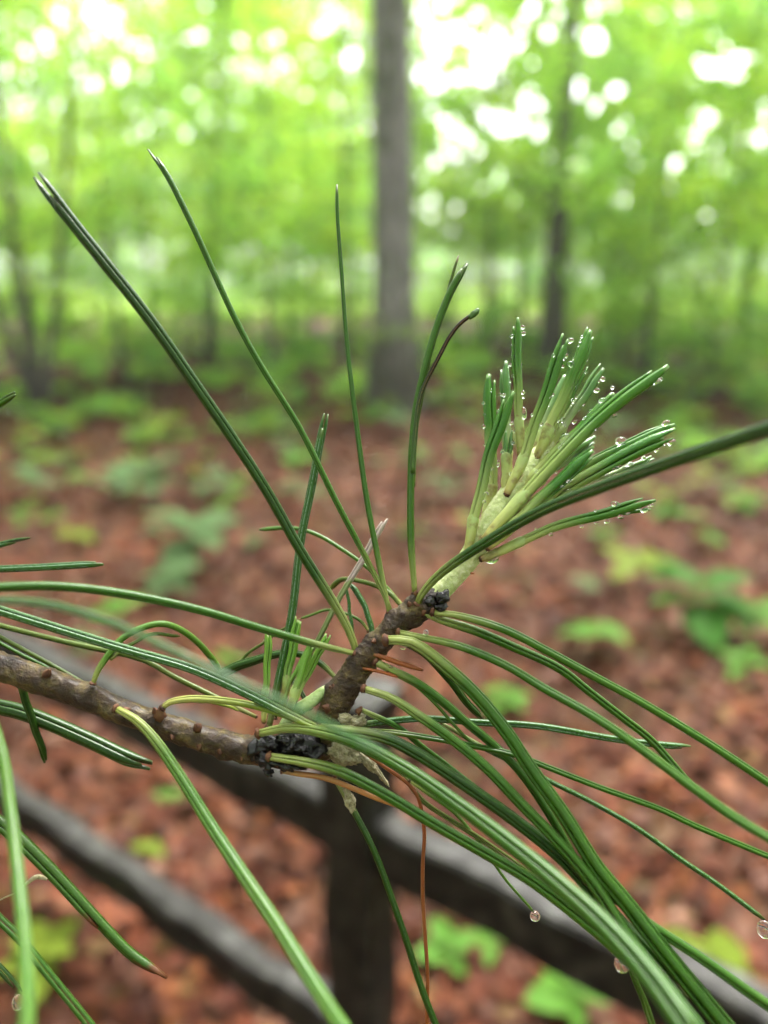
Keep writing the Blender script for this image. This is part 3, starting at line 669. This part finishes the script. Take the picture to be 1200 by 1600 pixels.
for k, (x, y, d, rx, ry, rz_, ra) in enumerate([(552,1128,.99,24,14,14,-.3),(540,1122,.985,14,10,10,.2),(535,1178,1.0,34,22,16,.35),(575,1190,1.0,26,10,10,.8),(595,1212,1.0,20,5,6,.95),(547,1252,.995,9,22,8,-.35),(541,1232,.998,7,12,6,-.3)]):
    blob('tan_crust', at(x, y, d*FD), (rx*.85, ry*.75, rz_*.8), LICHEN, 70+k*2.3, 0.4, 4, ra, 0.22)

G = NM
# old needles rising from the leader
bundle([(558,1022),(545,985),(520,940),(470,860),(420,772),(365,687),(300,592),(240,508),(165,412),(110,342),(57,273)], 0.995, 0.90, 15, 19, 4, 'dark', 0.1, label='longest dark needle bundle slanting up to the left')
bundle([(611,955),(590,908),(530,792),(470,672),(410,575),(360,482),(300,352),(262,274),(233,231)], 1.0, 0.97, 10, 10, 2, 'green', 0.0)
bundle([(608,957),(590,870),(572,770),(556,660),(545,560),(535,450),(528,350),(527,288)], 1.0, 1.0, 11, 6, 2, 'green', 0.0)
bundle([(648,927),(643,850),(641,770),(645,690),(655,612),(675,533),(702,462),(729,411)], 0.995, 0.98, 12, 12, 2, 'green', 0.1,
       extra=[([(646,760),(650,680),(662,605),(688,495),(717,399)], 1.0, 0.99, 6, 'olive'), ([(645,740),(650,660),(660,612),(680,567),(712,514),(746,485)], 0.985, 0.97, 8, 'scorched')])
blob('scorched_tip', at(740,491,.97*FD), (11,5,4), NM['scorched'], 3.3, 0.3, 3, -0.7)
bundle([(420,1136),(432,1080),(443,1030),(455,962),(470,850),(490,742),(510,646)], 1.02, 1.03, 13, 13, 3, 'blue', 0.0)
bundle([(430,1122),(455,1065),(490,1010),(520,955),(548,905),(580,850),(604,809)], 1.04, 1.04, 7, 10, 2, 'ashy', 0.2)
bundle([(634,951),(610,925),(580,892),(545,865),(500,838),(455,824),(405,827)], 1.05, 1.10, 6, 7, 1, 'bright')
bundle([(632,952),(610,928),(585,915),(550,905),(530,908),(513,925)], 1.04, 1.10, 8, 8, 2, 'olive')
bundle([(583,1000),(576,965),(562,932),(545,912)], 1.03, 1.05, 10, 9, 2, 'blue')
bundle([(576,986),(560,968),(530,955),(505,955),(470,967)], 1.04, 1.07, 5, 4, 1, 'bright')
bundle([(553,1000),(547,960),(542,918)], 1.03, 1.04, 6, 5, 1, 'blue')
bundle([(527,1061),(500,1036),(470,1023),(430,1022),(395,1033),(365,1044),(330,1062)], 1.03, 1.09, 9, 14, 3, 'dark', extra=[([(365,1042),(400,1012),(440,985),(470,966)], 1.09, 1.06, 5, 'olive')])
bundle([(485,1108),(470,1080),(455,1060),(435,1040)], 1.03, 1.07, 8, 7, 2, 'dark')
# needles sweeping right and down
bundle([(652,944),(665,920),(700,886),(760,847),(850,797),(950,756),(1050,721),(1130,694),(1270,645)], 0.985, 0.66, 15, 27, 4, 'dark', 0.0, label='near dark needle crossing in front of the new shoot')
bundle([(676,957),(720,963),(790,985),(860,1020),(930,1058),(1000,1096),(1080,1145),(1150,1190),(1270,1268)], 0.975, 0.92, 14, 13, 3, 'green', 0.05)
bundle([(662,956),(690,969),(740,985),(800,1010),(870,1042),(920,1080),(980,1127),(1020,1160),(1080,1226),(1145,1278)], 0.985, 0.985, 16, 9, 3, 'green', 0.3)
bundle([(602,1000),(622,1000),(650,1006),(690,1036),(740,1082),(790,1142),(830,1202),(880,1272),(930,1352),(980,1412),(1050,1502),(1130,1602),(1180,1660)], 0.97, 0.88, 20, 26, 4, 'green', 0.25, label='thick needle bundle drooping to the lower right corner')
bundle([(610,992),(632,1002),(665,1022),(700,1060),(728,1095),(752,1122)], 0.99, 1.04, 14, 9, 3, 'dark')
bundle([(622,988),(664,997),(720,1010),(790,1040),(850,1076),(930,1121),(1010,1176),(1090,1236),(1160,1286),(1270,1350)], 0.98, 0.80, 13, 17, 3, 'green', 0.0)
bundle([(586,1034),(612,1047),(650,1066),(690,1095),(730,1130),(772,1165),(812,1205),(845,1250),(875,1300),(900,1350)], 0.985, 0.99, 15, 11, 3, 'green', 0.3, extra=[([(630,1058),(660,1080),(690,1110),(725,1150),(757,1172)], .985, .99, 6, 'bright')])
bundle([(568,1076),(610,1090),(650,1115),(700,1150),(760,1200),(820,1262),(862,1305),(920,1372),(980,1460),(1040,1540),(1110,1630)], 0.965, 0.88, 15, 20, 4, 'green', 0.3)
bundle([(500,1146),(580,1131),(660,1122),(740,1128),(840,1135),(940,1151),(1020,1162),(1078,1168)], 1.0, 1.0, 11, 11, 3, 'blue', 0.0)
bundle([(535,1143),(600,1143),(680,1155),(740,1166),(800,1178),(860,1200),(940,1231),(1030,1264),(1100,1297),(1270,1365)], 0.99, 0.96, 10, 10, 2, 'green', 0.0)
bundle([(690,1130),(755,1168),(800,1190),(870,1226),(920,1251),(990,1291),(1060,1340),(1120,1380),(1193,1437)], 1.01, 1.01, 8, 8, 2, 'blue', 0.0, base=False)
bundle([(563,1108),(620,1135),(660,1167),(700,1197),(740,1228),(790,1270)], 0.99, 1.04, 10, 9, 3, 'green', 0.0)
bundle([(497,1136),(590,1150),(650,1177),(720,1222),(800,1278),(880,1343),(960,1432),(1030,1505),(1080,1560)], 0.965, 0.93, 18, 22, 4, 'dark', 0.1)
bundle([(404,1146),(450,1137),(500,1143),(560,1163),(640,1205),(720,1260),(800,1320),(880,1386),(950,1452),(1020,1532),(1100,1640)], 0.975, 0.66, 17, 32, 5, 'green', 0.4, label='broad near needle bundle drooping from the fork into blur')
bundle([(420,1182),(470,1190),(530,1205),(600,1240),(680,1288),(760,1334),(830,1376),(900,1430),(970,1490),(1040,1560),(1110,1635)], 0.965, 0.90, 17, 18, 3, 'green', 0.15)
bundle([(440,1205),(500,1214),(550,1231),(600,1251),(645,1268)], 0.985, 0.98, 9, 8, 1, 'tan', label='dead tan needle under the fork')
bundle([(560,1170),(600,1198),(640,1227),(656,1252),(663,1300),(660,1350),(661,1400),(665,1460),(668,1530),(668,1640)], 0.99, 1.0, 6, 6, 1, 'rust', label='dead rust brown needle hanging straight down')
bundle([(522,1215),(550,1262),(576,1312),(600,1370),(625,1440),(650,1518),(690,1625)], 1.0, 0.98, 11, 12, 2, 'dark', 0.0)
bundle([(640,1220),(700,1262),(730,1292),(770,1346),(800,1387),(834,1426)], 0.99, 0.99, 6, 4, 1, 'bright', base=False)
bundle([(620,1200),(660,1250),(700,1278),(760,1317),(830,1368),(900,1422),(960,1480)], 0.995, 0.97, 8, 8, 2, 'olive', base=False)
bundle([(940,1400),(975,1470),(992,1530),(1010,1575),(1030,1630)], 1.0, 1.12, 9, 10, 2, 'green', base=False)
bundle([(880,1330),(960,1402),(1020,1447),(1100,1500),(1180,1556),(1270,1620)], 0.94, 0.86, 14, 18, 3, 'green', 0.1, base=False)
# needles reaching left
bundle([(554,1021),(480,1003),(400,980),(320,955),(240,936),(150,922),(60,916),(-60,919)], 0.99, 0.83, 12, 16, 3, 'green', 0.0)
bundle([(505,1142),(450,1116),(390,1086),(300,1046),(200,1016),(100,985),(0,955),(-80,930)], 0.965, 0.95, 15, 15, 3, 'blue', 0.1)
bundle([(400,1120),(370,1106),(320,1081),(270,1056),(215,1028),(100,1003),(-80,955)], 1.04, 1.03, 9, 9, 2, 'olive', 0.0, base=False)
bundle([(145,1068),(158,1038),(188,1001),(225,980),(255,974),(285,985),(310,1005),(332,1032),(350,1060)], 0.985, 1.10, 11, 11, 2, 'bright', 0.3, extra=[([(172,1030),(205,1006),(240,991),(282,994)], 1.0, 1.05, 7, 'olive')])
bundle([(254,1106),(270,1096),(320,1092),(380,1099),(440,1116),(500,1138),(545,1152)], 0.98, 0.955, 12, 11, 2, 'lime', 0.0, extra=[([(300,1094),(345,1100),(373,1111)], 0.985, 1.0, 6, 'lime')], label='yellowish green needle bundle lying along the twig')
bundle([(181,1107),(215,1127),(250,1166),(290,1226),(330,1291),(380,1366),(430,1441),(480,1521),(540,1612),(580,1675)], 0.97, 0.68, 15, 28, 5, 'bright', 0.0, label='broad light green needle bundle dropping to the bottom edge')
bundle([(-200,905),(-60,965),(0,995),(60,1028),(140,1074),(180,1095)], 1.04, 1.02, 8, 6, 1, 'olive', base=False, extra=[([(-150,930),(-40,985),(20,1015),(85,1050)], 1.03, 1.02, 7, 'green')])
bundle([(-220,960),(-100,1060),(-30,1096),(30,1112),(80,1131),(150,1161),(200,1184),(236,1196)], 1.06, 1.05, 24, 24, 4, 'dark', 0.0, base=False)
bundle([(30,1060),(42,1100),(52,1130),(62,1160),(73,1192)], 1.03, 1.06, 13, 9, 2, 'dark')
bundle([(-330,960),(-150,1140),(-30,1262),(20,1303),(70,1352),(110,1394),(160,1448),(200,1489),(235,1515),(259,1532)], 1.05, 0.99, 24, 20, 3, 'browntip', 0.0, ends=[1.0, 0.835, 0.985], base=False, label='brown tipped needle bundle ending above the lower rail')
bundle([(-140,985),(-40,1070),(0,1165),(15,1262),(28,1362),(38,1462),(43,1562),(40,1670)], 0.90, 0.56, 14, 25, 4, 'bright', 0.0, base=False, label='blurred near needle bundle hanging down the left edge')
bundle([(-260,1000),(-120,1290),(-20,1416),(30,1466),(75,1520),(120,1575),(170,1640)], 1.02, 0.93, 14, 14, 2, 'green', 0.0, base=False)
bundle([(-240,1020),(-130,1350),(-20,1490),(10,1524),(32,1552)], 1.02, 0.98, 13, 12, 2, 'dark', 0.0, base=False)
bundle([(-420,900),(-200,895),(-40,891),(0,889),(80,885),(163,881)], 1.12, 1.05, 13, 12, 3, 'blue', 0.0, base=False)
bundle([(-420,890),(-200,905),(-30,860),(10,849),(46,843)], 1.12, 1.06, 12, 10, 2, 'blue', 0.0, base=False)
bundle([(-480,860),(-250,770),(-30,648),(0,631),(23,615)], 1.12, 1.02, 12, 12, 2, 'green', 0.0, base=False)
bundle([(-330,915),(-60,937),(60,943),(160,968),(260,1012),(360,1060),(450,1102),(520,1138),(620,1190)], 0.95, 0.66, 12, 13, 2, 'blue', 0.0, base=False, curve=-0.16, label='strongly blurred pale needle nearest the lens')
# broken dead stubs
for pts, wd, m_ in (([(584,1022),(625,1036),(661,1047)], 8, 'rust'), ([(566,1044),(600,1051),(622,1058)], 5, 'rust'), ([(735,895),(738,896),(742,896)], 3, 'rust')):
    p_, d_ = path3(pts, .985, .98, 12); T_, U_, W_ = frames(p_)
    needle_mesh(p_, U_, W_, 0.5*wd*d_*FD/F, 0, 1, 0, 1.0, 0, 'dead_stub', NM[m_], BR)
p_, d_ = path3([(-8,1412),(8,1402),(22,1396),(42,1380),(58,1370),(73,1374)], .985, .97, 16); T_, U_, W_ = frames(p_)
needle_mesh(p_, U_, W_, np.interp(np.linspace(0,1,16), [0,.5,.75,1], [1.0,1.2,3.5,4.5])*FD/F, 0, 1, 0, 1.0, 0, 'silk_strand', LICHEN, BR)
# bud scales standing off the bark
for (x, y, x2, y2, wd) in [(75,1054,80,1042,14),(250,1118,245,1100,17),(244,1112,237,1099,11),(308,1138,305,1127,13),(518,1078,510,1062,10),(520,1074,522,1058,8),(516,1106,506,1104,18),(560,1112,572,1103,10),(610,1045,598,1056,10),(650,928,655,915,8),(640,945,634,930,8),(684,960,700,972,9),(585,1002,575,1004,8),(345,1172,343,1184,9),(312,1164,310,1178,10),(377,1182,378,1194,8),(270,1150,268,1160,9),(232,1138,229,1148,8),(198,1112,190,1104,14)]:
    p_, d_ = path3([(x, y), ((x+x2)/2, (y+y2)/2), (x2, y2)], .985, .97, 6)
    collar('bud_scale', p_, np.full(6, wd*0.42*FD/F), BR, SCALE, 1.0, 0.5, 1.0, 0.5, 0.3)

# side bud: short fresh needles at the fork
for pts, d_, wd, n_ in [([(412,1128),(415,1082),(418,1032),(419,986)], 1.0, 12, 3), ([(440,1112),(450,1050),(460,1000),(466,964)], 1.02, 15, 3), ([(448,1118),(466,1066),(478,1030),(486,1005)], .99, 14, 3), ([(450,1112),(475,1062),(498,1020),(513,990)], 1.0, 13, 3), ([(438,1108),(455,1062),(472,1030),(480,1012)], 1.01, 6, 1)]:
    bundle(pts, d_, d_, wd*0.8, wd, n_, 'fresh', 0.15, N_=24, base=False, sheath=0.42 if n_ > 1 else 0)

# new needles of the shoot tip
NEW = [
 ([(730,864),(745,792),(765,712),(782,662),(799,612)], .985, .975, 17, 3, 'new', .33),
 ([(768,796),(768,725),(765,655),(766,583)], 1.02, 1.04, 18, 3, 'new', .30),
 ([(795,760),(792,690),(790,625),(789,567)], 1.03, 1.06, 15, 3, 'frost', .45),
 ([(813,712),(811,645),(808,565),(807,497)], 1.01, 1.01, 14, 3, 'new', .40),
 ([(792,772),(815,722),(840,652),(865,582),(885,524)], .985, .98, 17, 3, 'new', .38),
 ([(838,716),(866,652),(896,586),(925,512)], 1.01, 1.02, 18, 3, 'new', .35),
 ([(830,730),(846,675),(866,630),(885,590)], 1.03, 1.06, 15, 2, 'frost', .55),
 ([(850,706),(872,655),(897,606),(916,568)], 1.02, 1.04, 11, 2, 'new', .35),
 ([(846,712),(878,668),(910,622),(942,573)], 1.03, 1.05, 15, 3, 'frost', .48),
 ([(757,844),(800,793),(850,742),(910,677),(965,630),(1010,596),(1040,571)], .975, .97, 20, 3, 'new', .36),
 ([(810,765),(860,715),(905,672),(940,638),(966,609)], 1.0, 1.02, 16, 3, 'new', .3),
 ([(800,803),(850,772),(900,736),(960,705),(1010,681),(1052,664)], 1.0, 1.01, 14, 3, 'new', .5),
 ([(785,832),(860,782),(930,737),(990,706),(1055,676)], .985, .98, 20, 3, 'new', .45),
 ([(900,760),(950,742),(990,728),(1022,713)], 1.03, 1.05, 9, 2, 'frost', .1),
 ([(762,856),(800,822),(840,785),(885,742),(931,702)], .97, .955, 18, 3, 'new', .42),
 ([(752,874),(785,860),(835,836),(880,820),(950,801),(1021,780)], .985, .98, 15, 3, 'new', .36),
 ([(830,765),(870,728),(905,702),(930,685)], 1.04, 1.07, 14, 2, 'frost', .3),
 ([(756,812),(764,765),(769,728)], 1.02, 1.04, 11, 2, 'frost', .7),
 ([(790,775),(790,735),(793,700),(796,672)], 1.0, 1.01, 13, 2, 'frost', .9)]
for i, (pts, d0, d1, wd, n_, m_, sh_) in enumerate(NEW):
    bundle(pts, d0, d1, wd*0.9, wd*1.18, n_, m_, 0.15, N_=36, base=False, sheath=sh_*0.75, ends=[1.0, 0.975, 0.955])
p_, d_ = path3([(880,823),(930,812),(975,802),(1017,796)], .985, .99, 20); T_, U_, W_ = frames(p_)
needle_mesh(p_, U_, W_, 0.5*6*d_*FD/F, 0, 1, 0, 1.0, 0, 'needle', NM['new'], BR)

# ------------------------------------------------------------------ raindrops
ALL = np.vstack(CENT)
def drop(x, y, r, label, group=None, sx=1.0, sy=1.0, d=None, rot=0.0):
    if d is None:
        k = int(np.argmin((ALL[:,0]-x)**2+(ALL[:,1]-y)**2)); d = ALL[k,2]/FD-0.004
        dx, dy = x-ALL[k,0], y-ALL[k,1]; ds = math.hypot(dx, dy); lim = 9.5+0.5*r
        if ds > lim: x, y = ALL[k,0]+dx/ds*lim, ALL[k,1]+dy/ds*lim
    c = at(x, y, d*FD); m, rings = 20, 14; V = []; Fc = []; ca, sa = math.cos(rot), math.sin(rot)
    for i in range(1, rings):
        th = math.pi*i/rings
        for j in range(m):
            a = 2*math.pi*j/m; q = math.sin(th)*(1+0.10*math.cos(th)*(-1))
            X, Y, Z = r*sx*q*math.cos(a), r*sy*math.cos(th), r*0.5*(sx+min(1, sy))*q*math.sin(a)
            V.append((rt*(X*ca-Y*sa)+up*(X*sa+Y*ca)+fw*Z)*FD/F)
    V += [up*r*sy*FD/F*ca-rt*r*sy*sa*FD/F, -up*r*sy*FD/F*ca+rt*r*sy*sa*FD/F]; nt_ = len(V)
    for i in range(rings-2):
        for j in range(m): Fc.append((i*m+j, (i+1)*m+j, (i+1)*m+(j+1)%m, i*m+(j+1)%m))
    for j in range(m): Fc += [(nt_-2, j, (j+1)%m), (nt_-1, (rings-2)*m+(j+1)%m, (rings-2)*m+j)]
    tag(obj('raindrop', V, Fc, WATER, None, True, loc=c), label, 'raindrop', group)
for a_ in [(768,871,13,'large raindrop hanging under the pale new shoot',1.0,.85),(883,689,13,'large clear raindrop in the middle of the new needles',.85,1.15),(945,745,9,'flat raindrop hanging under the thick right new needle',1.1,.75),
           (887,769,11,'wide raindrop under the new needles next to the dark crossing needle',1.1,.75),(836,1431,9,'raindrop on the tip of a thin needle above the right rail',1,1),(972,1505,13,'round raindrop hanging from a needle before the right rail',.95,1.1),
           (1195,1457,13,'raindrop on a needle tip cut by the right edge',.95,1.25),(28,1566,11,'raindrop on a needle tip in the bottom left corner',.9,1.25),(970,689,9,'raindrop sitting on top of a pale needle sheath',1.1,.85),(877,669,11,'raindrop swelling round a pale sheath above the clear drop',.9,1.1),
           (818,646,9,'raindrop at the sheath of the tallest upright new needle',.7,1.3),(666,988,5,'tiny raindrop under the brown stem beside the needle bases',1,1),(630,1011,6,'raindrop under the drooping needles at the brown stem',1,.8),(982,726,9,'raindrop under the thin pale needle at right of the shoot',1.2,.7)]:
    x, y, r, lab, sx, sy = a_
    drop(x, y, r*0.88, lab, None, sx, sy)
small = [(800,525,4),(818,521,5),(817,511,4),(801,541,4),(802,557,4),(803,586,3),(757,634,3),(758,648,4),(779,642,4),(884,556,5),(878,572,4),(859,578,4),(893,569,6),(891,532,5),(863,616,4),(857,637,4),(915,561,5),(899,592,4),(898,606,5),(942,592,5),(933,610,6),(920,607,5),(941,626,6),(924,643,5),(914,653,4),(899,660,4),(960,651,4),(918,680,4),(1026,597,6),(986,610,4),(1049,691,7),(1026,703,6),(1014,687,5),(1040,661,7),(904,758,4),(957,712,6),(962,788,7),(949,816,6),(971,810,4),(1007,799,8),(910,825,4),(933,819,3),(982,806,3),(917,804,4),(812,600,3),(776,617,3),(770,630,3),(768,610,3),(815,570,3),(905,640,3),(870,700,3),(866,758,4),(877,720,4),(898,733,3),(931,745,3),(733,822,4),(778,722,4),(461,1010,3),(506,1003,4),(492,1012,4),(413,1000,3),(417,1015,3)]
for (x, y, r) in small:
    g = ('tiny raindrop beaded on the fresh side bud at the fork', 'tiny drops on the side bud') if x < 600 else ('tiny raindrop beaded along the new needles of the shoot tip', 'tiny drops on the shoot tip')
    drop(x, y, r*random.uniform(.72, 1.0), g[0], g[1], random.uniform(0.95, 1.35), random.uniform(0.6, 0.9), rot=random.uniform(-.6, .8))

# more tiny beads strung along the young needles
for (pts, d0, d1, wd, n_, m_, sh_) in NEW:
    P2 = spline(pts, 60); Tn = np.gradient(P2, axis=0); Tn /= np.linalg.norm(Tn, axis=1)[:,None]
    for _ in range(5 if len(pts) > 3 else 2):
        k = random.randrange(18, 59); sgn = random.choice((-1, 1)); o_ = wd*0.55*sgn; t = k/59
        drop(P2[k,0]-Tn[k,1]*o_, P2[k,1]+Tn[k,0]*o_, random.uniform(1.8, 3.6), 'tiny raindrop beaded along the new needles of the shoot tip', 'tiny drops on the shoot tip', random.uniform(.9, 1.2), random.uniform(.8, 1.0), d=d0+(d1-d0)*t**1.3-0.008)
